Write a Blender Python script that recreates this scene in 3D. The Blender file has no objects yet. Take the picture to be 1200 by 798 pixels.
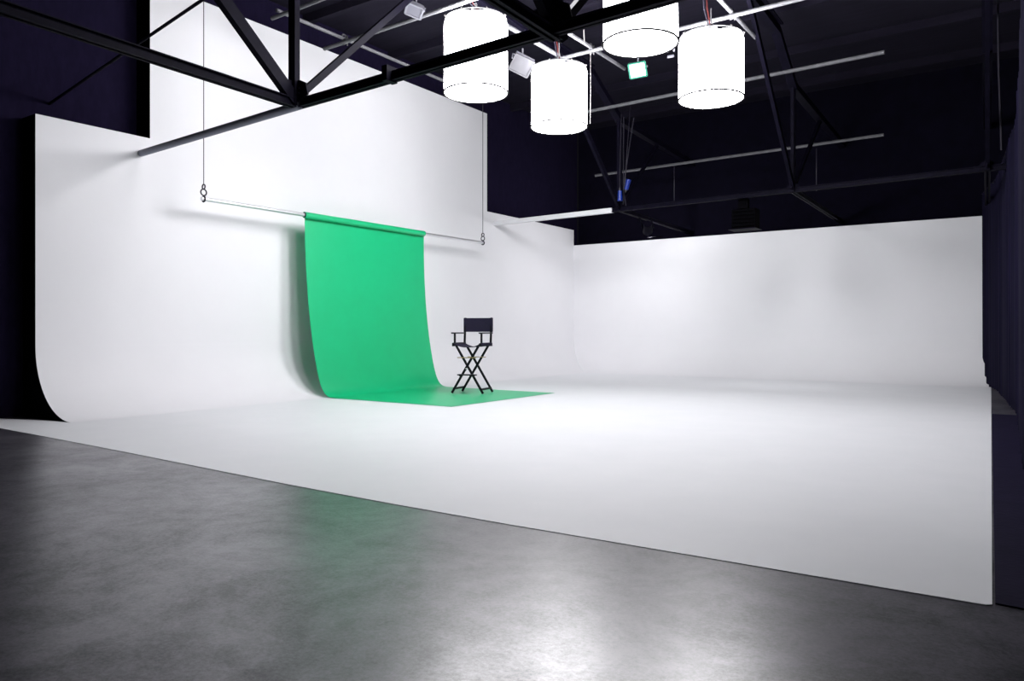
import bpy, bmesh, math, random
from mathutils import Vector, Matrix
random.seed(7)
SC = bpy.context.scene
COL = SC.collection
PI = math.pi

# ------------------------------------------------------------------ camera, world, exposure
CAM_Z = 0.98
YAW = math.radians(34.6)
cam_data = bpy.data.cameras.new('camera')
cam_data.sensor_width = 36.0
cam_data.lens = 884.0 / 1200.0 * 36.0
cam_data.shift_y = -13.0 / 1200.0
cam_data.clip_start = 0.05
cam_data.clip_end = 100
cam = bpy.data.objects.new('camera', cam_data)
COL.objects.link(cam)
cam.location = (0, 0, CAM_Z)
cam.rotation_euler = (PI / 2, 0, YAW)
SC.camera = cam

world = bpy.data.worlds.new('studio_ambient')
SC.world = world
world.use_nodes = True
bg = world.node_tree.nodes['Background']
bg.inputs[0].default_value = (0.45, 0.42, 0.6, 1)
bg.inputs[1].default_value = 0.01

SC.view_settings.view_transform = 'Standard'
SC.view_settings.look = 'None'
SC.view_settings.gamma = 1.0
SC.view_settings.use_curve_mapping = False
SC.view_settings.exposure = 0.0
SC.cycles.diffuse_bounces = 8
LAMP_STRENGTH = 30.5          # skirts of the hanging lantern lamps
FILL_WATTS = 39.0                   # watts of the fill lights added at two unlit fixtures near the far beam

# ------------------------------------------------------------------ materials
def material(name, color, rough=0.6, metallic=0.0, spec=0.5, emit=None, strength=0.0):
    m = bpy.data.materials.new(name)
    m.use_nodes = True
    b = m.node_tree.nodes['Principled BSDF']
    b.inputs['Base Color'].default_value = (*color, 1)
    b.inputs['Roughness'].default_value = rough
    b.inputs['Metallic'].default_value = metallic
    b.inputs['Specular IOR Level'].default_value = spec
    if emit:
        b.inputs['Emission Color'].default_value = (*emit, 1)
        b.inputs['Emission Strength'].default_value = strength
    return m

def noisy(name, c1, c2, scale=3.0, rough=0.6, spec=0.5, rough2=None, bump=0.0, bump_scale=40, stretch=(1, 1, 1), detail=6):
    m = material(name, c1, rough, spec=spec)
    nt = m.node_tree; N = nt.nodes; L = nt.links
    b = N['Principled BSDF']
    tc = N.new('ShaderNodeTexCoord')
    mp = N.new('ShaderNodeMapping'); mp.inputs['Scale'].default_value = stretch
    L.new(tc.outputs['Object'], mp.inputs['Vector'])
    n = N.new('ShaderNodeTexNoise'); n.inputs['Scale'].default_value = scale; n.inputs['Detail'].default_value = detail
    n.inputs['Roughness'].default_value = 0.65
    L.new(mp.outputs['Vector'], n.inputs['Vector'])
    r = N.new('ShaderNodeValToRGB')
    r.color_ramp.elements[0].position = 0.3; r.color_ramp.elements[0].color = (*c1, 1)
    r.color_ramp.elements[1].position = 0.7; r.color_ramp.elements[1].color = (*c2, 1)
    L.new(n.outputs['Fac'], r.inputs['Fac'])
    L.new(r.outputs['Color'], b.inputs['Base Color'])
    if rough2 is not None:
        mr = N.new('ShaderNodeMapRange')
        mr.inputs['From Min'].default_value = 0.3; mr.inputs['From Max'].default_value = 0.7
        mr.inputs['To Min'].default_value = rough; mr.inputs['To Max'].default_value = rough2
        L.new(n.outputs['Fac'], mr.inputs['Value'])
        L.new(mr.outputs['Result'], b.inputs['Roughness'])
    if bump:
        n2 = N.new('ShaderNodeTexNoise'); n2.inputs['Scale'].default_value = bump_scale; n2.inputs['Detail'].default_value = 3
        L.new(mp.outputs['Vector'], n2.inputs['Vector'])
        bp = N.new('ShaderNodeBump'); bp.inputs['Strength'].default_value = bump; bp.inputs['Distance'].default_value = 0.01
        L.new(n2.outputs['Fac'], bp.inputs['Height'])
        L.new(bp.outputs['Normal'], b.inputs['Normal'])
    return m

def concrete_material():
    m = material('polished_concrete', (0.06, 0.06, 0.07), 0.32, spec=0.9)
    nt = m.node_tree; N = nt.nodes; L = nt.links
    b = N['Principled BSDF']
    tc = N.new('ShaderNodeTexCoord')
    def noise(scale, detail, rough, dist=0.0):
        n = N.new('ShaderNodeTexNoise'); n.inputs['Scale'].default_value = scale
        n.inputs['Detail'].default_value = detail; n.inputs['Roughness'].default_value = rough
        n.inputs['Distortion'].default_value = dist
        L.new(tc.outputs['Object'], n.inputs['Vector']); return n.outputs['Fac']
    def math_(op, a, c):
        x = N.new('ShaderNodeMath'); x.operation = op
        for i, v in enumerate((a, c)):
            if isinstance(v, (int, float)): x.inputs[i].default_value = v
            else: L.new(v, x.inputs[i])
        return x.outputs[0]
    cloud = noise(1.6, 9, 0.72, 0.6); patch = noise(7.0, 8, 0.75, 0.3); grain = noise(60, 6, 0.85)
    s = math_('ADD', math_('MULTIPLY', cloud, 0.40), math_('ADD', math_('MULTIPLY', patch, 0.25), math_('MULTIPLY', grain, 0.35)))
    r = N.new('ShaderNodeValToRGB')
    r.color_ramp.elements[0].position = 0.43; r.color_ramp.elements[0].color = (0.006, 0.007, 0.011, 1)
    r.color_ramp.elements[1].position = 0.58; r.color_ramp.elements[1].color = (0.098, 0.091, 0.112, 1)
    L.new(s, r.inputs['Fac']); L.new(r.outputs['Color'], b.inputs['Base Color'])
    mr = N.new('ShaderNodeMapRange')
    mr.inputs['From Min'].default_value = 0.42; mr.inputs['From Max'].default_value = 0.58
    mr.inputs['To Min'].default_value = 0.36; mr.inputs['To Max'].default_value = 0.29
    L.new(s, mr.inputs['Value']); L.new(mr.outputs['Result'], b.inputs['Roughness'])
    sp = N.new('ShaderNodeMapRange')
    sp.inputs['From Min'].default_value = 0.42; sp.inputs['From Max'].default_value = 0.58
    sp.inputs['To Min'].default_value = 0.65; sp.inputs['To Max'].default_value = 1.4
    L.new(s, sp.inputs['Value']); L.new(sp.outputs['Result'], b.inputs['Specular IOR Level'])
    return m

M = {}
M['white_wall'] = noisy('white_cove_paint', (0.795, 0.795, 0.815), (0.815, 0.815, 0.835), 1.3, 0.7, 0.3)
M['white_floor'] = noisy('white_floor_paint', (0.745, 0.76, 0.78), (0.775, 0.785, 0.805), 2.2, 0.55, 0.4)
M['concrete'] = concrete_material()
M['black_wall'] = noisy('navy_black_drape_wall', (0.006, 0.0042, 0.017), (0.010, 0.007, 0.025), 14, 0.95, 0.1, stretch=(1, 1, 0.4))
M['far_wall'] = noisy('matt_black_wall', (0.0016, 0.0012, 0.005), (0.003, 0.0022, 0.009), 6, 0.95, 0.1)
M['black_paint'] = material('dead_black_paint', (0.0008, 0.0007, 0.0015), 0.9, spec=0.05)
M['ceiling'] = noisy('dark_ceiling_boards', (0.0065, 0.0052, 0.012), (0.011, 0.009, 0.0195), 2.5, 0.9, 0.15, stretch=(0.3, 6, 1))
M['steel_black'] = noisy('black_painted_steel', (0.0015, 0.0012, 0.0045), (0.005, 0.004, 0.012), 9, 0.65, 0.06)
M['steel_grey'] = material('grey_painted_steel', (0.22, 0.23, 0.28), 0.6, spec=0.2)
M['steel_white'] = material('white_painted_steel', (0.72, 0.72, 0.74), 0.5)
M['pipe'] = noisy('galvanised_pipe', (0.09, 0.09, 0.10), (0.14, 0.14, 0.15), 12, 0.5, 0.2)
M['alu'] = material('brushed_aluminium', (0.78, 0.78, 0.80), 0.32, metallic=0.75)
M['wire'] = material('dark_wire', (0.10, 0.10, 0.11), 0.5, metallic=0.5)
M['red_cable'] = material('red_cable', (0.045, 0.006, 0.006), 0.6, spec=0.2)
M['black_cable'] = material('black_cable', (0.012, 0.010, 0.02), 0.5)
M['green_paper'] = noisy('green_seamless_paper', (0.0005, 0.45, 0.180), (0.001, 0.48, 0.195), 2.0, 0.40, 0.8)
M['lamp'] = material('glowing_white_silk', (0.8, 0.8, 0.8), 0.8, emit=(0.985, 0.97, 1.0), strength=LAMP_STRENGTH)
M['seam'] = material('white_webbing', (0.22, 0.21, 0.21), 0.8)
M['hem'] = material('hem_webbing', (0.036, 0.034, 0.035), 0.9, spec=0.02)
M['lamp_frame'] = material('lamp_frame_steel', (0.08, 0.08, 0.085), 0.5, metallic=0.3)
M['panel_glow'] = material('glowing_panel', (0.8, 0.8, 0.8), 0.5, emit=(0.86, 1.0, 0.95), strength=4.0)
M['panel_rim'] = material('green_lit_rim', (0.01, 0.16, 0.10), 0.5)
M['white_plastic'] = material('white_plastic', (0.055, 0.055, 0.06), 0.7, spec=0.05)
M['grey_metal'] = material('grey_lamp_housing', (0.22, 0.22, 0.25), 0.4, metallic=0.3)
M['silver'] = material('silver_reflector', (0.16, 0.16, 0.19), 0.35, metallic=0.3)
M['blue'] = material('blue_plastic', (0.001, 0.018, 0.20), 0.4)
M['curtain'] = noisy('black_velvet', (0.002, 0.0015, 0.008), (0.006, 0.0045, 0.019), 8, 0.95, 0.1, stretch=(1, 1, 0.1))
M['black_vinyl'] = noisy('black_floor_vinyl', (0.006, 0.0045, 0.018), (0.011, 0.0085, 0.027), 6, 0.7, 0.05, bump=0.2)
M['chair_wood'] = material('black_lacquered_wood', (0.003, 0.0025, 0.006), 0.45, spec=0.2)
M['canvas'] = noisy('black_canvas', (0.012, 0.010, 0.026), (0.019, 0.015, 0.036), 60, 0.85, 0.2)
M['brass'] = material('brass_rod', (0.55, 0.38, 0.16), 0.35, metallic=0.7)

# ------------------------------------------------------------------ helpers
def link_mesh(name, bm, mat, parent=None, smooth=False, origin=None):
    bmesh.ops.recalc_face_normals(bm, faces=bm.faces)
    for e in bm.edges:
        if len(e.link_faces) == 2:
            a, b = e.link_faces
            if (not smooth and a.smooth != b.smooth) or a.normal.angle(b.normal, 0) > 0.7: e.smooth = False
    me = bpy.data.meshes.new(name)
    if origin is not None:
        bmesh.ops.translate(bm, verts=bm.verts, vec=-Vector(origin))
    bm.to_mesh(me); bm.free()
    mats = mat if isinstance(mat, (list, tuple)) else [mat]
    for m in mats: me.materials.append(m)
    if smooth:
        for p in me.polygons: p.use_smooth = True
    o = bpy.data.objects.new(name, me)
    COL.objects.link(o)
    if parent is not None: o.parent = parent
    elif origin is not None: o.location = origin
    return o

def tag(o, label, cat, group=None):
    o['label'] = label; o['category'] = cat
    if group: o['group'] = group
    return o

def struct(o, label=None):
    o['kind'] = 'structure'
    if label: o['label'] = label
    return o

class Thing:
    """An Empty at the thing's base; parts are given in world coordinates."""
    def __init__(self, name, loc, label, cat, group=None):
        self.loc = Vector(loc)
        self.o = bpy.data.objects.new(name, None)
        self.o.empty_display_size = 0.1
        COL.objects.link(self.o)
        self.o.location = self.loc
        tag(self.o, label, cat, group)
    def part(self, name, bm, mat, smooth=False, parent=None, label=None):
        p = link_mesh(name, bm, mat, parent or self.o, smooth, origin=self.loc)
        p.location = (0, 0, 0)
        if label: p['label'] = label
        return p

def frame(a, b, up=(0, 0, 1)):
    a = Vector(a); b = Vector(b)
    d = (b - a); L = d.length; d.normalize()
    u = Vector(up)
    if abs(d.dot(u)) > 0.98: u = Vector((0, 1, 0))
    s = d.cross(u).normalized(); u = s.cross(d).normalized()
    m = Matrix(((s.x, u.x, d.x, a.x), (s.y, u.y, d.y, a.y), (s.z, u.z, d.z, a.z), (0, 0, 0, 1)))
    return m, L

def bar(bm, a, b, w, h, up=(0, 0, 1), off=(0, 0), bev=0.0):
    """box beam from a to b: w sideways, h along up"""
    m, L = frame(a, b, up)
    r = bmesh.ops.create_cube(bm, size=1)
    vs = r['verts']
    bmesh.ops.scale(bm, verts=vs, vec=(w, h, L))
    bmesh.ops.translate(bm, verts=vs, vec=(off[0], off[1], L / 2))
    if bev:
        es = list({e for v in vs for e in v.link_edges})
        rb = bmesh.ops.bevel(bm, geom=es, offset=bev, segments=2, affect='EDGES', profile=0.5)
        vs = list({v for f in rb['faces'] for v in f.verts} | {v for v in vs if v.is_valid})
    bmesh.ops.transform(bm, matrix=m, verts=vs)
    return bm

def double_angle(bm, a, b, size, gap=0.012, thick=0.009):
    """two L-sections back to back with a slot between, as in a riveted truss chord"""
    leg = size / 2 - gap / 2
    for s in (-1, 1):
        bar(bm, a, b, thick, size, off=(s * (gap / 2 + thick / 2), 0))
        bar(bm, a, b, leg, thick, off=(s * (gap / 2 + leg / 2), -size / 2 + thick / 2))
        bar(bm, a, b, leg, thick, off=(s * (gap / 2 + leg / 2), size / 2 - thick / 2))
    return bm

def tube(bm, a, b, r, seg=14, r2=None):
    m, L = frame(a, b)
    res = bmesh.ops.create_cone(bm, cap_ends=True, segments=seg, radius1=r, radius2=r if r2 is None else r2, depth=L)
    bmesh.ops.translate(bm, verts=res['verts'], vec=(0, 0, L / 2))
    bmesh.ops.transform(bm, matrix=m, verts=res['verts'])
    return bm

def polytube(bm, pts, r, seg=8):
    pts = [Vector(p) for p in pts]
    rings = []
    for i, p in enumerate(pts):
        d = (pts[min(i + 1, len(pts) - 1)] - pts[max(i - 1, 0)]).normalized()
        u = Vector((0, 0, 1)) if abs(d.z) < 0.95 else Vector((0, 1, 0))
        s = d.cross(u).normalized(); u = s.cross(d)
        rings.append([bm.verts.new(p + r * (math.cos(2 * PI * k / seg) * s + math.sin(2 * PI * k / seg) * u)) for k in range(seg)])
    for a, b in zip(rings, rings[1:]):
        for k in range(seg):
            bm.faces.new((a[k], a[(k + 1) % seg], b[(k + 1) % seg], b[k]))
    bm.faces.new(rings[0][::-1]); bm.faces.new(rings[-1])
    return bm

def torus(bm, c, R, r, axis='Z', seg=40, rseg=8, a0=0.0, a1=2 * PI):
    full = abs(a1 - a0 - 2 * PI) < 1e-6
    n = seg if full else seg + 1
    rings = []
    for i in range(n):
        t = a0 + (a1 - a0) * i / seg
        ring = []
        for k in range(rseg):
            q = 2 * PI * k / rseg
            x = (R + r * math.cos(q)) * math.cos(t); y = (R + r * math.cos(q)) * math.sin(t); z = r * math.sin(q)
            v = {'Z': (x, y, z), 'X': (z, x, y), 'Y': (x, z, y)}[axis]
            ring.append(bm.verts.new(Vector(c) + Vector(v)))
        rings.append(ring)
    m = n if full else n - 1
    for i in range(m):
        a = rings[i]; b = rings[(i + 1) % n]
        for k in range(rseg):
            bm.faces.new((a[k], a[(k + 1) % rseg], b[(k + 1) % rseg], b[k]))
    return bm

def box(bm, c, s, rot=None, bev=0.0):
    r = bmesh.ops.create_cube(bm, size=1); vs = r['verts']
    bmesh.ops.scale(bm, verts=vs, vec=s)
    if bev:
        es = list({e for v in vs for e in v.link_edges})
        rb = bmesh.ops.bevel(bm, geom=es, offset=bev, segments=2, affect='EDGES', profile=0.5)
        vs = list({v for f in rb['faces'] for v in f.verts} | {v for v in vs if v.is_valid})
    if rot is not None: bmesh.ops.transform(bm, matrix=rot.to_4x4(), verts=vs)
    bmesh.ops.translate(bm, verts=vs, vec=c)
    return bm

def prism(bm, pts, z0, z1):
    a = [bm.verts.new((x, y, z0)) for x, y in pts]; b = [bm.verts.new((x, y, z1)) for x, y in pts]
    n = len(pts)
    bm.faces.new(a[::-1]); bm.faces.new(b)
    for i in range(n): bm.faces.new((a[i], a[(i + 1) % n], b[(i + 1) % n], b[i]))
    return bm

NB = bmesh.new
TOP = 5.9                      # height of the dark ceiling boards
WX, WY = -9.09, 15.8           # faces of the two white cove walls
BX = -9.40                     # face of the black wall behind the left cove wall
R = 0.80                       # radius of the floor cove
FZ = 0.003                     # thickness of the white painted deck

# ------------------------------------------------------------------ the shell
bm = NB(); prism(bm, [(BX - 0.2, -6), (6, -6), (6, 16.4), (BX - 0.2, 16.4)], -0.1, 0.0)
struct(link_mesh('floor', bm, M['concrete']), 'polished grey concrete studio floor')
def shell(name, c, s, label, mat='black_wall'):
    struct(link_mesh(name, box(NB(), c, s), M[mat]), label)
shell('wall_left_outer', (BX - 0.1, 5.2, TOP / 2), (0.2, 22.6, TOP), 'navy black building wall behind the white cove')
shell('wall_back_outer', (-1.7, 16.5, TOP / 2), (15.2, 0.2, TOP), 'black building wall behind the back cove', 'far_wall')
shell('wall_right', (6.1, 5.2, TOP / 2), (0.2, 22.4, TOP), 'black building wall', 'black_paint')
shell('wall_front', (-1.7, -6.1, TOP / 2), (15.2, 0.2, TOP), 'black building wall', 'black_paint')
bm = NB(); box(bm, (-1.7, 5.2, TOP + 0.1), (15.4, 22.6, 0.2))
struct(link_mesh('ceiling', bm, M['ceiling']), 'dark boarded ceiling')

# floor deck of the cove, painted white
def right_edge(y): return -0.60 + (WY - y) * 0.0382
deck = [(-9.38, 3.30), (-8.45, 3.272), (-7.1, 3.235), (-5.94, 3.20), (-4.9, 3.155), (-3.9, 3.115), (-2.9, 3.10), (-2.14, 3.105), (-1.2, 3.13),
        (right_edge(3.158) - 0.02, 3.160), (right_edge(3.17), 3.175), (right_edge(WY - R), WY - R), (WX + R, WY - R), (WX + R, 3.88), (-8.75, 3.82), (-9.38, 3.60)]
bm = NB(); prism(bm, deck, 0.0, FZ)
struct(link_mesh('floor_cove', bm, M['white_floor']), 'white painted cove floor')

# left cove wall: closed section swept along y, white front, black ends and back
N_ARC = 20
arc = [(R - R * math.sin(t), R - R * math.cos(t)) for t in [PI / 2 * k / N_ARC for k in range(N_ARC + 1)]]   # (offset from wall, height), floor first
def cove_left(z_top):
    bm = NB()
    front = [(WX + o, FZ + z) for o, z in arc] + [(WX, z_top)]
    back = [(BX + 0.002, z_top), (BX + 0.002, 0.0)]
    prof = front + back
    def yend(x): return 16.28 if x < WX + 0.001 else 16.28
    rows = []
    for x, z in prof:
        o = x - WX
        y1 = WY - o if o >= 0 else 16.3
        rows.append((bm.verts.new((x, 3.88, z)), bm.verts.new((x, y1, z))))
    n = len(prof)
    for i in range(n):
        j = (i + 1) % n
        f = bm.faces.new((rows[i][0], rows[j][0], rows[j][1], rows[i][1]))
        if i < len(front) - 1: f.material_index = 0; f.smooth = i < N_ARC
        else: f.material_index = 1
    f = bm.faces.new([r[0] for r in rows]); f.material_index = 1
    f = bm.faces.new([r[1] for r in rows][::-1]); f.material_index = 1
    return bm
struct(link_mesh('wall_left', cove_left(3.37), [M['white_wall'], M['black_paint']]), 'white cove wall curving into the floor')
bm = NB(); box(bm, ((WX + BX) / 2, (5.2 + 12.29) / 2, (3.37 + 5.35) / 2), (WX - BX - 0.004, 12.29 - 5.2, 5.35 - 3.37))
for f in bm.faces:
    f.material_index = 0 if f.calc_center_median().x > WX - 0.01 or f.calc_center_median().y > 12.2 else 1
struct(link_mesh('wall_left_upper', bm, [M['white_wall'], M['black_paint']]), 'tall raised section of the white cove wall')

bm = NB()
front = [(WY - o, FZ + z) for o, z in arc] + [(WY, 3.0), (WY + 0.15, 3.0), (WY + 0.15, 0.0)]
rows = []
for y, z in front:
    o = max(WY - y, 0)
    x0 = WX + o if y <= WY else WX
    rows.append((bm.verts.new((x0, y, z)), bm.verts.new((right_edge(y), y, z))))
n = len(front)
for i in range(n):
    j = (i + 1) % n
    f = bm.faces.new((rows[i][0], rows[j][0], rows[j][1], rows[i][1]))
    f.material_index = 0 if i <= N_ARC + 1 else 1
    f.smooth = i < N_ARC
f = bm.faces.new([r[0] for r in rows]); f.material_index = 1
f = bm.faces.new([r[1] for r in rows][::-1]); f.material_index = 1
struct(link_mesh('wall_back', bm, [M['white_wall'], M['black_paint']]), 'white back cove wall curving into the floor')

# black vinyl runner beside the deck and the curtain beyond it
bm = NB(); prism(bm, [(right_edge(3.1) + 0.006, 3.19), (1.6, 3.10), (1.6, 10.3), (right_edge(10.3) + 0.006, 10.3)], 0.0, 0.006)
tag(link_mesh('floor_runner', bm, M['black_vinyl']), 'scuffed black vinyl floor covering beside the white cove floor', 'floor covering')

# ------------------------------------------------------------------ green paper roll on its hanging tube
PX = -8.66; PZ = 2.635; Y0, Y1 = 7.27, 9.87
t = Thing('paper_support_tube', (PX, 8.6, PZ), 'long silver tube hung on wires in front of the tall white wall', 'tube')
tubes = t.part('tube', tube(NB(), (PX, 5.63, PZ), (PX, 11.60, PZ), 0.026, 20), M['alu'], True)
for y, nm in ((5.66, 'a'), (11.57, 'b')):
    b1 = NB()
    torus(b1, (PX, y, PZ), 0.034, 0.010, 'Y', 20, 8)
    torus(b1, (PX, y, PZ + 0.085), 0.040, 0.009, 'X' if y < 8 else 'Y', 18, 8)
    torus(b1, (PX, y, PZ + 0.155), 0.030, 0.009, 'Y', 18, 8)
    cl = t.part('carabiner', b1, M['black_cable'], True)
    t.part('hanging_wire', tube(NB(), (PX, y, PZ + 0.18), (PX, y, TOP), 0.0055, 8), M['wire'], True)

t = Thing('green_paper_backdrop', (PX, 8.6, FZ), 'bright green seamless paper backdrop rolled down the wall and out over the white floor', 'backdrop')
bm = NB()
RR = 0.046
tube(bm, (PX, Y0, PZ), (PX, Y1, PZ), RR, 28)
t.part('paper_roll', bm, M['green_paper'], True)
b1 = NB(); tube(b1, (PX, Y0 - 0.012, PZ), (PX, Y0 + 0.002, PZ), 0.036, 20); tube(b1, (PX, Y1 - 0.002, PZ), (PX, Y1 + 0.012, PZ), 0.036, 20)
t.part('core_end', b1, M['black_cable'], True)
# sheet profile (x, z): hangs off the back of the roll, bends wide, runs out on the floor
prof = [(PX - RR + 0.002, PZ), (PX - RR + 0.003, 2.4), (PX - 0.036, 2.1), (PX - 0.022, 1.8), (PX + 0.002, 1.5), (PX + 0.030, 1.24), (PX + 0.075, 0.92),
        (PX + 0.132, 0.62), (PX + 0.195, 0.36), (PX + 0.257, 0.18), (PX + 0.325, 0.075), (PX + 0.41, 0.022), (PX + 0.53, FZ + 0.004), (PX + 0.85, FZ + 0.003)]
prof += [(PX + 0.85 + k * (-6.02 - PX - 0.85) / 6, FZ + 0.003) for k in range(1, 7)]
def catmull(pts, n=4):
    out = []
    for i in range(len(pts) - 1):
        p0 = Vector(pts[max(i - 1, 0)]); p1 = Vector(pts[i]); p2 = Vector(pts[i + 1]); p3 = Vector(pts[min(i + 2, len(pts) - 1)])
        for k in range(n):
            s = k / n
            out.append(0.5 * ((2 * p1) + (p2 - p0) * s + (2 * p0 - 5 * p1 + 4 * p2 - p3) * s * s + (3 * p1 - p0 - 3 * p2 + p3) * s ** 3))
    out.append(Vector(pts[-1])); return out
sm = [Vector((p.x, max(p.y, FZ + 0.003))) for p in catmull(prof)]
nrm = []
for i in range(len(sm)):
    d = (sm[min(i + 1, len(sm) - 1)] - sm[max(i - 1, 0)]).normalized()
    nrm.append(Vector((-d.y, d.x)))                       # towards the room
bm = NB(); NY = 10
def ysp(i, k):
    f = i / (len(sm) - 1)
    y0 = Y0 + 0.04 + 0.08 * f; y1 = Y1 + 0.05 - 0.04 * f
    return y0 + (y1 - y0) * k / NY
def sheet_rows(off):
    return [[bm.verts.new((p.x + n.x * off, ysp(i, k), p.y + n.y * off)) for k in range(NY + 1)] for i, (p, n) in enumerate(zip(sm, nrm))]
fr, bk = sheet_rows(0.0015), sheet_rows(0.0)
for rings in (fr, bk):
    for a, b in zip(rings, rings[1:]):
        for k in range(NY): bm.faces.new((a[k], a[k + 1], b[k + 1], b[k])).smooth = True
sheet = t.part('paper_sheet', bm, M['green_paper'])
bm = NB()
for k in (0, NY):
    A = [bm.verts.new((p.x + n.x * .0015, ysp(i, k), p.y + n.y * .0015)) for i, (p, n) in enumerate(zip(sm, nrm))]
    B = [bm.verts.new((p.x, ysp(i, k), p.y)) for i, p in enumerate(sm)]
    for i in range(len(sm) - 1): bm.faces.new((A[i], A[i + 1], B[i + 1], B[i]))
t.part('paper_edge', bm, M['green_paper'])

# ------------------------------------------------------------------ director's chair
def director_chair(cx, cy, face):
    t = Thing('director_chair', (0, 0, 0), "tall black folding director's chair standing on the green paper", 'chair')
    W = 0.222; D = 0.20          # half width, half depth; the chair faces -Y before turning
    SZ = 0.745
    # crossed legs, one X at the front and one at the back
    for y in (-D + 0.02, D - 0.02):
        for s in (1, -1):
            yy = y + (0.014 if s > 0 else -0.014)
            t.part('leg', bar(NB(), (s * 0.252, yy, 0.012), (-s * (W - 0.03), yy, SZ - 0.02), 0.034, 0.022, up=(0, 1, 0), bev=0.004), M['chair_wood'])
    for s in (1, -1):
        # floor runners tying each pair of feet, seat rail, arm, posts
        t.part('foot_rail', bar(NB(), (s * 0.235, -D + 0.02, 0.075), (s * 0.235, D - 0.02, 0.075), 0.018, 0.03, bev=0.003), M['chair_wood'])
        t.part('seat_rail', bar(NB(), (s * W, -D - 0.01, SZ), (s * W, D + 0.01, SZ), 0.034, 0.045, bev=0.006), M['chair_wood'])
        t.part('armrest', bar(NB(), (s * (W + 0.006), -D - 0.025, 0.918), (s * (W + 0.006), D + 0.012, 0.918), 0.048, 0.02, bev=0.005), M['chair_wood'])
        t.part('arm_post', bar(NB(), (s * W, -D + 0.045, SZ), (s * W, -D + 0.045, 0.915), 0.026, 0.026, bev=0.003), M['chair_wood'])
        t.part('back_post', bar(NB(), (s * W, D - 0.012, SZ - 0.01), (s * W, D + 0.02, 1.155), 0.030, 0.026, bev=0.003), M['chair_wood'])
    # sagging canvas seat wrapped round its rails
    bm = NB(); rows = []
    NX = 16
    for j in range(7):
        y = -D + 2 * D * j / 6
        row = []
        for i in range(NX + 1):
            u = -1 + 2 * i / NX
            row.append((u * (W + 0.012), y, SZ + 0.026 - 0.068 * (1 - abs(u) ** 2.4)))
        row = [(-W - 0.024, y, SZ - 0.028), (-W - 0.022, y, SZ + 0.018)] + row + [(W + 0.022, y, SZ + 0.018), (W + 0.024, y, SZ - 0.028)]
        rows.append([bm.verts.new(p) for p in row])
    for a, b in zip(rows, rows[1:]):
        for k in range(len(a) - 1): bm.faces.new((a[k], a[k + 1], b[k + 1], b[k]))
    s = t.part('seat', bm, M['canvas'], True)
    md = s.modifiers.new('thickness', 'SOLIDIFY'); md.thickness = 0.004; md.offset = 0
    # backrest sleeve round both posts
    bm = NB(); rows = []
    for z in (0.935, 1.00, 1.06, 1.11, 1.15):
        yc = D + 0.014
        row = []
        for i in range(13):
            u = -1 + 2 * i / 12
            row.append((u * (W + 0.02), yc - 0.02 + 0.022 * (1 - u * u), z))
        for i in range(12, -1, -1):
            u = -1 + 2 * i / 12
            row.append((u * (W + 0.02), yc + 0.018 * (abs(u) ** 6) + 0.006 * (1 - u * u) + 0.002, z))
        rows.append([bm.verts.new(p) for p in row])
    for a, b in zip(rows, rows[1:]):
        n = len(a)
        for k in range(n): bm.faces.new((a[k], a[(k + 1) % n], b[(k + 1) % n], b[k]))
    bm.faces.new(rows[0][::-1]); bm.faces.new(rows[-1])
    t.part('backrest', bm, M['canvas'], False)
    # footrest, front stretcher and brass rods
    bm = NB(); bar(bm, (-0.125, -D - 0.035, 0.292), (0.165, -D - 0.035, 0.292), 0.09, 0.018, bev=0.004)
    for q in (-0.11, 0.11): bar(bm, (q, -D - 0.03, 0.283), (q * 0.9, -D + 0.03, 0.25), 0.016, 0.016)
    t.part('footrest', bm, M['chair_wood'])
    t.part('cross_rod', tube(NB(), (-0.155, -D - 0.004, 0.548), (0.155, -D - 0.004, 0.548), 0.006, 10), M['brass'], True, label='thin brass rod')
    t.part('cross_rod', tube(NB(), (-0.155, D - 0.045, 0.548), (0.155, D - 0.045, 0.548), 0.006, 10), M['brass'], True, label='thin brass rod')
    for y in (-D + 0.0, D - 0.0):
        t.part('pivot_bolt', tube(NB(), (0, y - 0.03, 0.385), (0, y + 0.03, 0.385), 0.009, 10), M['alu'], True, label='silver bolt head')
    t.o.location = (cx, cy, FZ + 0.004); t.o.rotation_euler = (0, 0, face)
    return t
director_chair(-7.04, 9.14, YAW - math.radians(22) + 0.0)

# ------------------------------------------------------------------ roof trusses (run along y) and tie beams (run along x)
CZ = 3.15
def c2y(x): return 12.02 + 0.058 * (-0.5 - x)
def plate(bm, c, a, b, th, ax):
    """octagonal gusset plate: a, b half sizes; ax = normal axis"""
    pts = [(-a, -b * .5), (-a * .5, -b), (a * .5, -b), (a, -b * .5), (a * .85, b * .6), (a * .4, b), (-a * .4, b), (-a * .85, b * .6)]
    vs = []
    for s in (-th / 2, th / 2):
        vs.append([bm.verts.new(Vector(c) + (Vector((s, u, v)) if ax == 'X' else Vector((u, s, v)))) for u, v in pts])
    bm.faces.new(vs[0]); bm.faces.new(vs[1][::-1])
    for i in range(8): bm.faces.new((vs[0][i], vs[0][(i + 1) % 8], vs[1][(i + 1) % 8], vs[1][i]))
def rivets(bm, c, ax, n=6, r=0.07):
    for k in range(n):
        q = 2 * PI * k / n + 0.3
        u, v = r * math.cos(q), r * math.sin(q) * 0.7
        for s in (-1, 1):
            p = Vector(c) + (Vector((s * 0.02, u, v)) if ax == 'X' else Vector((u, s * 0.02, v)))
            bmesh.ops.create_icosphere(bm, subdivisions=1, radius=0.011, matrix=Matrix.Translation(p))

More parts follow.
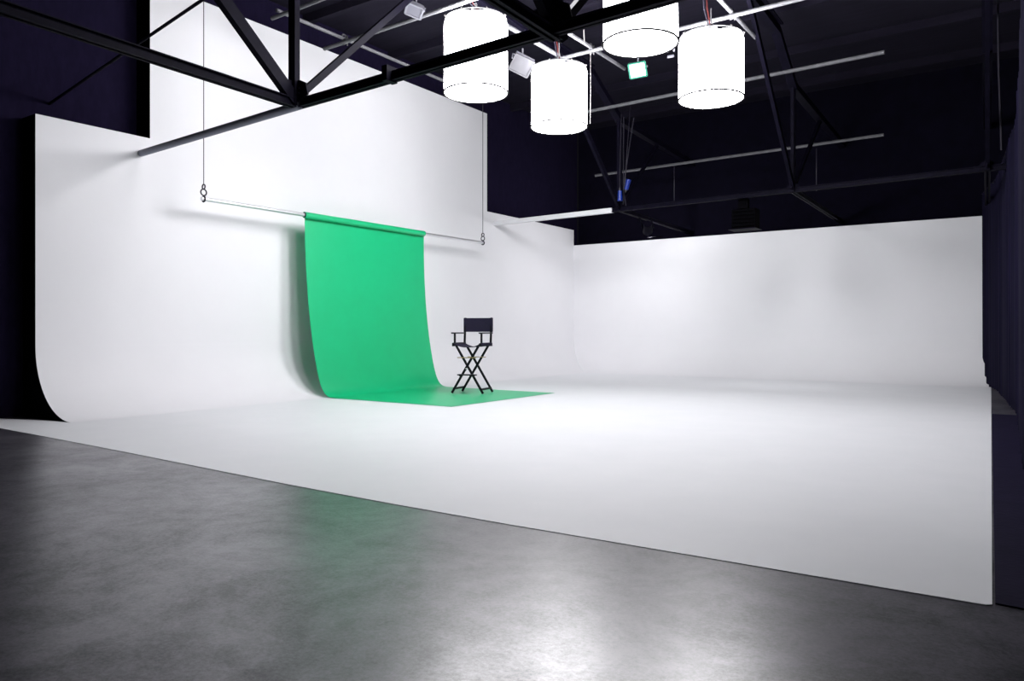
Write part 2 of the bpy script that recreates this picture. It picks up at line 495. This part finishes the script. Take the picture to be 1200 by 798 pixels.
def truss(x_near, x_far, label):
    yn, yf = 4.77, c2y(x_far)
    t = Thing('roof_truss', (x_near, yn, CZ), label, 'roof truss', 'black steel roof trusses')
    X = lambda y: x_near + (x_far - x_near) * (y - yn) / (yf - yn)
    P = lambda y, z: (X(y), y, z)
    t.part('bottom_chord', double_angle(NB(), P(-5.9, CZ), P(yn, CZ), 0.085), M['steel_black'])
    t.part('bottom_chord', double_angle(NB(), P(yf, CZ), P(16.35, CZ), 0.075), M['steel_black'])
    bm = NB()
    tops = [(-5.9, 4.65), (4.8, 4.74), (6.0, 5.30), (11.15, 5.30), (yf, 4.76), (16.35, 4.70)]
    for (a, za), (b, zb) in zip(tops, tops[1:]): bar(bm, P(a, za), P(b, zb), 0.12, 0.10)
    bar(bm, P(6.0, 5.36), P(11.1, 5.36), 0.22, 0.02)
    t.part('top_chord', bm, M['steel_black'])
    t.part('post', bar(NB(), P(yn, CZ - 0.03), P(yn, 4.74), 0.095, 0.06, up=(0, 1, 0)), M['steel_black'])
    bm = NB()
    for o in (-0.05, 0.05): bar(bm, P(yf + o, CZ - 0.03), P(yf + o, 4.74), 0.05, 0.03, up=(0, 1, 0))
    t.part('post', bm, M['steel_black'])
    def diag(a, b, w, h=0.05): t.part('diagonal_brace', bar(NB(), a, b, h, w), M['steel_black'])
    diag(P(yn, CZ + 0.03), P(7.0, 5.28), 0.065)
    diag(P(yn, CZ + 0.03), P(2.95, 4.70), 0.115, 0.07)
    diag(P(yf, CZ + 0.03), P(9.75, 5.28), 0.10)
    diag(P(yf, CZ + 0.03), P(14.2, 4.70), 0.065)
    for y in (yn, yf):
        k = 1.0 if y == yn else 0.65
        bm = NB(); plate(bm, P(y, CZ + 0.09 * k), 0.17 * k, 0.12 * k, 0.016, 'X'); rivets(bm, P(y, CZ + 0.09 * k), 'X', 8, 0.09 * k)
        t.part('gusset_plate', bm, M['steel_black'])
    return t
truss(-5.83, -6.15, 'black steel roof truss landing nearest to the tall white wall')
truss(-2.90, -3.07, 'black steel roof truss second from the tall white wall')
truss(-0.20, -0.50, 'black steel roof truss above the edge of the cove, third from the tall white wall')

t = Thing('tie_beam', (-5.83, 4.82, CZ), 'black cross beam with a grey end running from the white wall across in front of the lanterns', 'beam')
def c1(x): return (x, 4.78 - (x + 5.83) * 0.030 + 0.0, CZ + 0.055)
t.part('beam_section', tube(NB(), (BX + 0.30, 4.80 + 3.3 * 0.085, CZ + 0.01), (-5.78, 4.80, CZ - 0.02), 0.041, 20), M['steel_grey'], True, label='grey painted end of the beam')
t.part('beam_section', double_angle(NB(), (-5.90, 4.82, CZ), c1(3.0), 0.078), M['steel_black'], label='black main length of the beam')
bm = NB()
for x in (-5.83, -2.90, -0.2):
    plate(bm, (x, c1(x)[1], CZ + 0.11), 0.19, 0.10, 0.016, 'Y'); rivets(bm, (x, c1(x)[1], CZ + 0.11), 'Y', 8, 0.09)
t.part('gusset_plate', bm, M['steel_black'])
t.part('beam_clamp', box(NB(), (-4.55, c1(-4.55)[1], CZ + 0.02), (0.06, 0.13, 0.13)), M['steel_black'])

t = Thing('tie_beam', (-6.15, c2y(-6.15), CZ), 'far black cross beam with a white end, below the dark ceiling near the back wall', 'beam')
t.part('beam_section', bar(NB(), (WX - 0.01, c2y(WX) + 0.02, CZ), (-6.30, c2y(-6.3), CZ), 0.08, 0.085), M['steel_white'], label='white painted end of the beam')
t.part('beam_section', double_angle(NB(), (-6.30, c2y(-6.3), CZ), (5.9, c2y(5.9), CZ), 0.072), M['steel_black'], label='black main length of the beam')
bm = NB()
for x in (-6.15, -3.07, -0.5): plate(bm, (x, c2y(x), CZ + 0.03), 0.10, 0.07, 0.016, 'Y')
t.part('gusset_plate', bm, M['steel_black'])
bm = NB()
for k in range(18):
    x = -5.6 + k * 0.33
    bmesh.ops.create_icosphere(bm, subdivisions=1, radius=0.013, matrix=Matrix.Translation((x, c2y(x), CZ + 0.04)))
t.part('rivet', bm, M['steel_black'])['kind'] = 'stuff'

tag(link_mesh('brace_rod', tube(NB(), (-9.4, 4.16, 3.60), (-5.85, 4.24, 4.22), 0.016, 10), M['steel_black'], smooth=True),
    'thin black sloping rod crossing the step of the white wall', 'rod')

# ceiling purlins
for k, y in enumerate((2.2, 4.1, 6.0, 7.9, 9.8, 11.7, 13.6, 15.5)):
    bm = NB(); bar(bm, (BX, y, TOP - 0.07), (5.95, y, TOP - 0.07), 0.09, 0.14)
    struct(link_mesh('trim_%d' % (k + 1), bm, M['ceiling']), 'dark ceiling purlin')

# ------------------------------------------------------------------ lighting grid pipes
PZP = 4.85
def pipe(a, b, r, label, cap=True):
    o = link_mesh('grid_pipe', tube(NB(), a, b, r, 14), M['pipe'], smooth=False, origin=((Vector(a) + Vector(b)) / 2))
    for p in o.data.polygons:
        if len(p.vertices) == 4: p.use_smooth = True
    return tag(o, label, 'pipe', 'grey lighting grid pipes')
pipe((-7.60, 5.95, PZP + .03), (-7.60, 9.15, PZP + .03), 0.022, 'grey pipe running along above the top of the tall white wall')
pipe((-7.75, 6.00, PZP - .02), (-4.20, 5.92, PZP - .02), 0.024, 'grey pipe crossing the top of the picture nearest to the tall white wall')
pipe((-8.00, 7.06, PZP - .02), (-1.20, 6.86, PZP - .02), 0.026, 'grey pipe carrying the two nearer lanterns')
pipe((-6.15, 9.28, PZP), (-0.90, 9.16, PZP), 0.026, 'grey pipe passing behind the four lanterns')
pipe((-5.05, 8.30, PZP + .05), (-5.05, 10.30, PZP + .05), 0.026, 'short grey pipe above the smaller far lantern')
pipe((-5.57, 7.60, PZP + .04), (-5.57, 9.20, PZP + .04), 0.030, 'short thick grey pipe beside the white floodlight')
pipe((-3.06, 6.50, PZP + .05), (-3.06, 10.20, PZP + .05), 0.026, 'grey pipe above the lantern farthest from the white wall')
pipe((-6.55, 11.80, PZP), (-1.70, 11.62, PZP), 0.028, 'long pale pipe under the dark ceiling above the far beam')
pipe((-8.00, 14.86, 4.40), (-2.15, 14.62, 4.40), 0.028, 'lowest pale pipe, close above the back cove wall')
pipe((-4.96, 8.46, PZP + .10), (-3.15, 8.42, PZP + .10), 0.013, 'thin white rod between the two far lanterns')

def pipe_clamp(c, label):
    t = Thing('pipe_clamp', c, label, 'clamp', 'clamps where pipes cross')
    bm = NB(); torus(bm, c, 0.036, 0.011, 'Y', 16, 6); torus(bm, Vector(c) + Vector((0, 0, 0.06)), 0.036, 0.011, 'X', 16, 6)
    t.part('collar', bm, M['lamp_frame'], True)
    t.part('bolt', tube(NB(), Vector(c) + Vector((0.03, 0.03, -0.05)), Vector(c) + Vector((0.03, 0.03, 0.08)), 0.008, 8), M['lamp_frame'], True)
pipe_clamp((-7.60, 7.05, PZP - .01), 'metal clamp joining two pipes over the tall white wall')
pipe_clamp((-5.05, 9.25, PZP), 'metal clamp joining two pipes above a hanging cord')
pipe_clamp((-3.06, 9.21, PZP), 'metal clamp joining two pipes above the lantern farthest from the white wall')

tag(link_mesh('cord', polytube(NB(), [(-5.04, 9.22, PZP - .03), (-5.04, 9.225, 4.3), (-5.045, 9.22, 3.83)], 0.0035, 6), M['seam'], smooth=True),
    'thin pale cord hanging straight down from crossing pipes', 'cord')
bm = NB(); polytube(bm, [(-4.72, 8.45, PZP + .10), (-4.725, 8.47, 4.78), (-4.735, 8.5, 4.66)], 0.008, 6)
tag(link_mesh('pipe_hanger', bm, M['seam'], smooth=True), 'short pale hanger dropping from the thin white rod', 'hanger')

# ------------------------------------------------------------------ lantern lamps
def lantern(c, zb, D, H, label, chain_top=PZP, cable_side=1):
    x, y = c
    t = Thing('lantern_lamp', (x, y, zb), label, 'lamp', 'glowing white drum lanterns under the ceiling')
    r = D / 2; n = 64
    # skirt, very slightly drawn in below the top ring
    prof = [(r * 0.965, zb + H), (r * 0.995, zb + H - 0.05), (r, zb + H - 0.12), (r * 0.992, zb + H * 0.5), (r, zb + 0.03), (r * 1.006, zb + 0.012)]
    bm = NB(); rings = []
    for rad, z in prof:
        rings.append([bm.verts.new((x + rad * math.cos(2 * PI * k / n), y + rad * math.sin(2 * PI * k / n), z - (0.035 * (1 - abs(math.cos(4 * PI * k / n + .4))) if z > zb + H - 0.02 else 0))) for k in range(n)])
    for a, b in zip(rings, rings[1:]):
        for k in range(n): bm.faces.new((a[k], a[(k + 1) % n], b[(k + 1) % n], b[k]))
    t.part('skirt', bm, M['lamp'], True)
    bm = NB(); ctr = bm.verts.new((x, y, zb - 0.012)); ring = [bm.verts.new((x + r * .995 * math.cos(2 * PI * k / n), y + r * .995 * math.sin(2 * PI * k / n), zb + 0.004)) for k in range(n)]
    for k in range(n): bm.faces.new((ctr, ring[k], ring[(k + 1) % n]))
    t.part('bottom_diffuser', bm, M['lamp'], True)
    t.part('hem', torus(NB(), (x, y, zb + 0.006), r * 1.006, 0.011, 'Z', 64, 8), M['hem'], True)
    t.part('top_ring', torus(NB(), (x, y, zb + H + 0.012), r * 0.955, 0.009, 'Z', 56, 8), M['lamp_frame'], True)
    for k in range(8):
        q = 2 * PI * k / 8 + 0.2
        p = Vector((x + r * .965 * math.cos(q), y + r * .965 * math.sin(q), zb + H - 0.02))
        e = Vector((x + r * 1.03 * math.cos(q), y + r * 1.03 * math.sin(q), zb + H + 0.012))
        t.part('tie', polytube(NB(), [p, e, p + Vector((0, 0, 0.045))], 0.007, 6), M['seam'], True)
    # lamp head: hub with spokes out to the ring and bare lampholders
    bm = NB(); tube(bm, (x, y, zb + H - 0.02), (x, y, zb + H + 0.10), 0.13, 24, 0.09)
    for k in range(6):
        q = 2 * PI * k / 6
        tube(bm, (x, y, zb + H + 0.02), (x + r * .95 * math.cos(q), y + r * .95 * math.sin(q), zb + H + 0.012), 0.008, 6)
    t.part('lamp_head', bm, M['grey_metal'], False)
    bm = NB()
    apex = Vector((x, y, chain_top - 0.0))
    mid = Vector((x, y, zb + H + 0.20))
    for k in range(3):
        q = 2 * PI * k / 3 + 0.5
        polytube(bm, [(x + .11 * math.cos(q), y + .11 * math.sin(q), zb + H + 0.07), mid], 0.004, 6)
    polytube(bm, [mid, apex], 0.007, 6)
    torus(bm, mid, 0.018, 0.005, 'X', 14, 6)
    t.part('suspension_chain', bm, M['lamp_frame'], True)
    for j in range(2):
        bm = NB()
        s = cable_side * (0.05 + 0.035 * j)
        pts = [(x + s * .8, y + 0.03 * j, zb + H + 0.08), (x - s * 0.6, y + .04, zb + H + 0.20), (x - s * 1.1, y + .02, chain_top + 0.02), (x - s * 1.3, y, chain_top + 0.35), (x - s * 1.2, y, TOP - 0.03)]
        sm = [Vector(p) for p in pts]
        polytube(bm, sm, 0.009, 6)
        t.part('power_cable', bm, M['red_cable'] if j == 0 else M['black_cable'], True)
lantern((-5.44, 7.13), 3.78, 0.755, 0.86, 'glowing white drum lantern before the tall wall, partly crossed by a black beam')
lantern((-5.19, 8.63), 3.67, 0.745, 0.77, 'smaller looking glowing white drum lantern hanging lowest, beside the white floodlight')
lantern((-3.27, 7.03), 3.87, 0.750, 0.85, 'glowing white drum lantern cut off by the top of the picture', PZP)
lantern((-3.19, 8.85), 3.75, 0.765, 0.74, 'glowing white drum lantern farthest from the tall white wall, above the dark gap')

lantern((-3.25, 5.20), 3.95, 0.750, 0.80, 'added glowing white drum lantern out of view above, brightening the cove, before the nearest cross beam')  # extra unseen lantern, added because the others leave the far walls dim

# ------------------------------------------------------------------ small fixtures on the grid
def rot_to(d, roll=0.0):
    """matrix whose -Z axis looks along d"""
    return Vector(d).normalized().to_track_quat('-Z', 'Y').to_matrix() @ Matrix.Rotation(roll, 3, 'Z')
def floodlight(c, aim, roll, size, face, rim, housing, label, depth, cat='floodlight', hang=0.4, grow=0.6):
    t = Thing('floodlight', c, label, cat)
    m = rot_to(aim, roll)
    w, h = size
    bm = NB(); vs = []
    for z, k in ((0.0, 1.0), (depth * .45, 1.0), (depth, grow)):
        vs.append([bm.verts.new(Vector(c) + m @ Vector((sx * w / 2 * k, sy * h / 2 * k, z))) for sx, sy in ((-1, -1), (1, -1), (1, 1), (-1, 1))])
    for a, b in zip(vs, vs[1:]):
        for k in range(4): bm.faces.new((a[k], a[(k + 1) % 4], b[(k + 1) % 4], b[k]))
    bm.faces.new(vs[0]); bm.faces.new(vs[-1])
    t.part('housing', bm, M[housing])
    bm = NB(); box(bm, Vector(c) + m @ Vector((0, 0, -0.006)), (w * .9, h * .9, 0.012), m)
    t.part('front_panel', bm, M[face])
    bm = NB()
    for sx, sy, a, b in ((0, 1, w, .02), (0, -1, w, .02), (1, 0, .02, h), (-1, 0, .02, h)):
        box(bm, Vector(c) + m @ Vector((sx * w / 2, sy * h / 2, -0.005)), (a + .004, b, 0.03), m)
    t.part('rim', bm, M[rim])
    bm = NB()
    top = Vector(c) + Vector((0, 0, hang))
    for s in (-1, 1):
        e = Vector(c) + m @ Vector((s * (w / 2 + 0.012), 0, depth * .4))
        bar(bm, e, Vector(c) + m @ Vector((s * (w / 2 + 0.012), 0, depth * 1.15)), 0.02, 0.008)
    p = Vector(c) + m @ Vector((0, 0, depth * 1.15))
    bar(bm, Vector(c) + m @ Vector((-(w / 2 + 0.012), 0, depth * 1.15)), Vector(c) + m @ Vector((w / 2 + 0.012, 0, depth * 1.15)), 0.02, 0.008)
    bar(bm, p, (p.x, p.y, top.z), 0.014, 0.014)
    t.part('yoke', bm, M['grey_metal'])
    return t
floodlight((-5.67, 8.45, 4.54), (0.35, -0.60, -0.60), 0.5, (0.27, 0.23), 'white_plastic', 'white_plastic', 'grey_metal',
           'small unlit white floodlight tilted down beside a lantern', 0.22, hang=0.30)
floodlight((-4.67, 9.95, 4.71), (0.30, -0.75, -0.62), -0.12, (0.235, 0.205), 'panel_glow', 'panel_rim', 'grey_metal',
           'small lit square light panel with a green rim under the dark ceiling', 0.10, 'light panel', hang=1.18)
floodlight((-6.00, 6.67, 4.74), (0.2, -0.5, -0.8), 0.55, (0.19, 0.15), 'silver', 'grey_metal', 'grey_metal',
           'silver floodlight at the top of the picture above the black brace', 0.10, hang=0.20)

t = Thing('hook_clamp', (-3.86, 9.22, 4.50), 'small silver hook clamp hanging between two lanterns', 'clamp')
bm = NB(); torus(bm, (-3.86, 9.22, 4.60), 0.045, 0.013, 'Y', 20, 8, a0=-0.6, a1=PI + .4)
tube(bm, (-3.86, 9.22, 4.64), (-3.86, 9.22, 4.86), 0.012, 10)
t.part('hook', bm, M['silver'], True)
t.part('wing_bolt', tube(NB(), (-3.90, 9.22, 4.52), (-3.82, 9.22, 4.52), 0.018, 10), M['silver'])

def add_fill_light(parent, loc, aim, size, watts):
    """fill light added to brighten the cove, set at the mouth of an unlit fixture"""
    ld = bpy.data.lights.new('added_fill', 'AREA'); ld.shape = 'RECTANGLE'; ld.size = size[0]; ld.size_y = size[1]
    ld.energy = watts; ld.color = (0.985, 0.97, 1.0)
    lo = bpy.data.objects.new('added_fill', ld); COL.objects.link(lo)
    lo.parent = parent.o
    lo.location = Vector(loc) - parent.loc
    lo.rotation_euler = Vector(aim).normalized().to_track_quat('-Z', 'Y').to_euler()

t = Thing('spotlight', (-6.12, 13.45, 2.95), 'black spotlight hanging below the first truss, turned to the back corner of the cove', 'spotlight')
t.part('yoke_arm', bar(NB(), (-6.20, 13.30, 3.12), (-6.20, 13.44, 2.92), 0.012, 0.05), M['steel_black'])
t.part('yoke_arm', bar(NB(), (-6.00, 13.36, 3.12), (-6.00, 13.50, 2.92), 0.012, 0.05), M['steel_black'])
bm = NB(); tube(bm, (-6.06, 13.36, 3.00), (-6.16, 13.58, 2.88), 0.075, 20, 0.095)
t.part('housing', bm, M['steel_black'])
t.part('barn_door', box(NB(), (-6.06, 13.70, 2.78), (0.26, 0.18, 0.008), Matrix.Rotation(0.2, 3, 'X')), M['black_paint'])
add_fill_light(t, (-6.19, 13.64, 2.86), (-0.55, 0.5, -0.30), (0.16, 0.16), FILL_WATTS)  # added fill for the far corner; the spotlight itself is unlit

t = Thing('floodlight', (-3.9, 12.4, 2.62), 'black loudspeaker-like box, given an added fill light, hanging under the far cross beam between the two far trusses', 'floodlight')  # loudspeaker-like box recast as a floodlight to hold added fill light
bm = NB(); box(bm, (-3.9, 12.45, 2.80), (0.40, 0.24, 0.32), bev=0.01)
for k in range(5): box(bm, (-3.9, 12.31, 2.68 + .06 * k), (0.34, 0.03, 0.012))
t.part('housing', bm, M['black_paint'])
t.part('bracket', box(NB(), (-3.9, 12.35, 3.04), (0.16, 0.10, 0.16)), M['black_paint'])
t.part('base_plate', box(NB(), (-3.9, 12.42, 2.625), (0.46, 0.34, 0.010)), M['steel_black'])
add_fill_light(t, (-3.9, 12.60, 2.80), (0.05, 0.8, -0.45), (0.36, 0.26), FILL_WATTS * 1.2)  # added fill for the back wall

# cables dropping at the far truss, two ending in blue connectors
def cable(name, pts, r, label, mat='black_cable'):
    return tag(link_mesh(name, polytube(NB(), pts, r, 6), M[mat], smooth=True), label, 'cable', 'cables hanging at the far truss')
cable('hanging_cable', [(-6.02, 12.25, 4.78), (-6.04, 12.28, 4.2), (-6.03, 12.26, 3.5), (-6.0, 12.3, 3.20)], 0.010, 'dark cable hanging beside the post of the far truss')
cable('hanging_cable', [(-5.80, 12.2, 4.72), (-5.90, 12.22, 4.2), (-5.99, 12.22, 3.65), (-6.03, 12.25, 3.22)], 0.010, 'dark cable sloping in towards the post of the far truss')
def connector(c, end, label, top):
    t = Thing('power_connector', c, label, 'connector', 'blue power connectors on hanging cables')
    c = Vector(c); e = Vector(end)
    d = (e - c).normalized()
    t.part('plug_body', tube(NB(), c, c + d * 0.18, 0.046, 16, 0.036), M['blue'], True)
    t.part('collar', tube(NB(), c + d * 0.18, c + d * 0.23, 0.022, 14, 0.012), M['white_plastic'], True, label='white cable gland')
    t.part('cable', polytube(NB(), [c + d * 0.20, (c + d * 0.35).lerp(Vector(top), .1), top], 0.008, 6), M['black_cable'], True)
connector((-5.85, 12.1, 3.62), (-5.90, 12.1, 3.45), 'blue power connector hanging higher beside the far truss post', (-5.82, 12.1, 4.9))
connector((-6.02, 12.1, 3.26), (-6.025, 12.1, 3.6), 'blue power connector standing lower in the far truss joint', (-6.02, 12.15, 4.8))

tag(link_mesh('hanger_rod', tube(NB(), (-5.08, c2y(-5.08), CZ + .03), (-5.08, c2y(-5.08), 3.78), 0.008, 8), M['black_cable'], smooth=True),
    'thin upright rod on the far beam, nearer the white wall', 'rod')
tag(link_mesh('hanger_rod', tube(NB(), (-2.72, c2y(-2.72), CZ - .05), (-2.72, c2y(-2.72), 3.75), 0.008, 8), M['black_cable'], smooth=True),
    'thin upright rod on the far beam beside the second truss', 'rod')
tag(link_mesh('wall_cable', polytube(NB(), [(-0.37, 11.6, 5.3), (-0.36, 11.6, 4.4), (-0.33, 11.62, 3.3)], 0.012, 6), M['black_cable'], smooth=True),
    'dark cable hanging beside the third truss in the black corner', 'cable')

# ------------------------------------------------------------------ black curtain along the open side
path = [(-0.78, 15.9), (-0.50, 14.3), (-0.17, 10.3), (-0.085, 6.6), (-0.03, 4.9), (0.25, 4.75), (1.5, 4.6)]
pts = []
for (x0, y0), (x1, y1) in zip(path, path[1:]):
    L = math.hypot(x1 - x0, y1 - y0); n = max(2, int(L / 0.035))
    for k in range(n):
        pts.append((x0 + (x1 - x0) * k / n, y0 + (y1 - y0) * k / n, (y1 - y0) / L, -(x1 - x0) / L))
bm = NB(); s = 0; rows = []
for i, (x, y, nx, ny) in enumerate(pts):
    s = i * 0.035
    f = 0.030 * math.sin(s * 2 * PI / 0.24 + 0.8 * math.sin(s * 1.7)) + 0.01 * math.sin(s * 2 * PI / 0.11)
    nx = abs(nx)
    rows.append([bm.verts.new((x + 0.05 + nx * f * (0.8 + .2 * z / 3.4), y + ny * f, z)) for z in (0.012, 1.2, 2.4, 3.4)])
for a, b in zip(rows, rows[1:]):
    for k in range(3): bm.faces.new((a[k], b[k], b[k + 1], a[k + 1]))
t = Thing('stage_curtain', (0.0, 8.0, 0.01), 'dark navy black pleated curtain hanging beside the open edge of the cove', 'curtain')
t.part('curtain_cloth', bm, M['curtain'], True)
bm = NB()
polytube(bm, [(x + .05, y, 3.4) for x, y in path], 0.02, 8)
t.part('curtain_rail', bm, M['steel_black'], True)
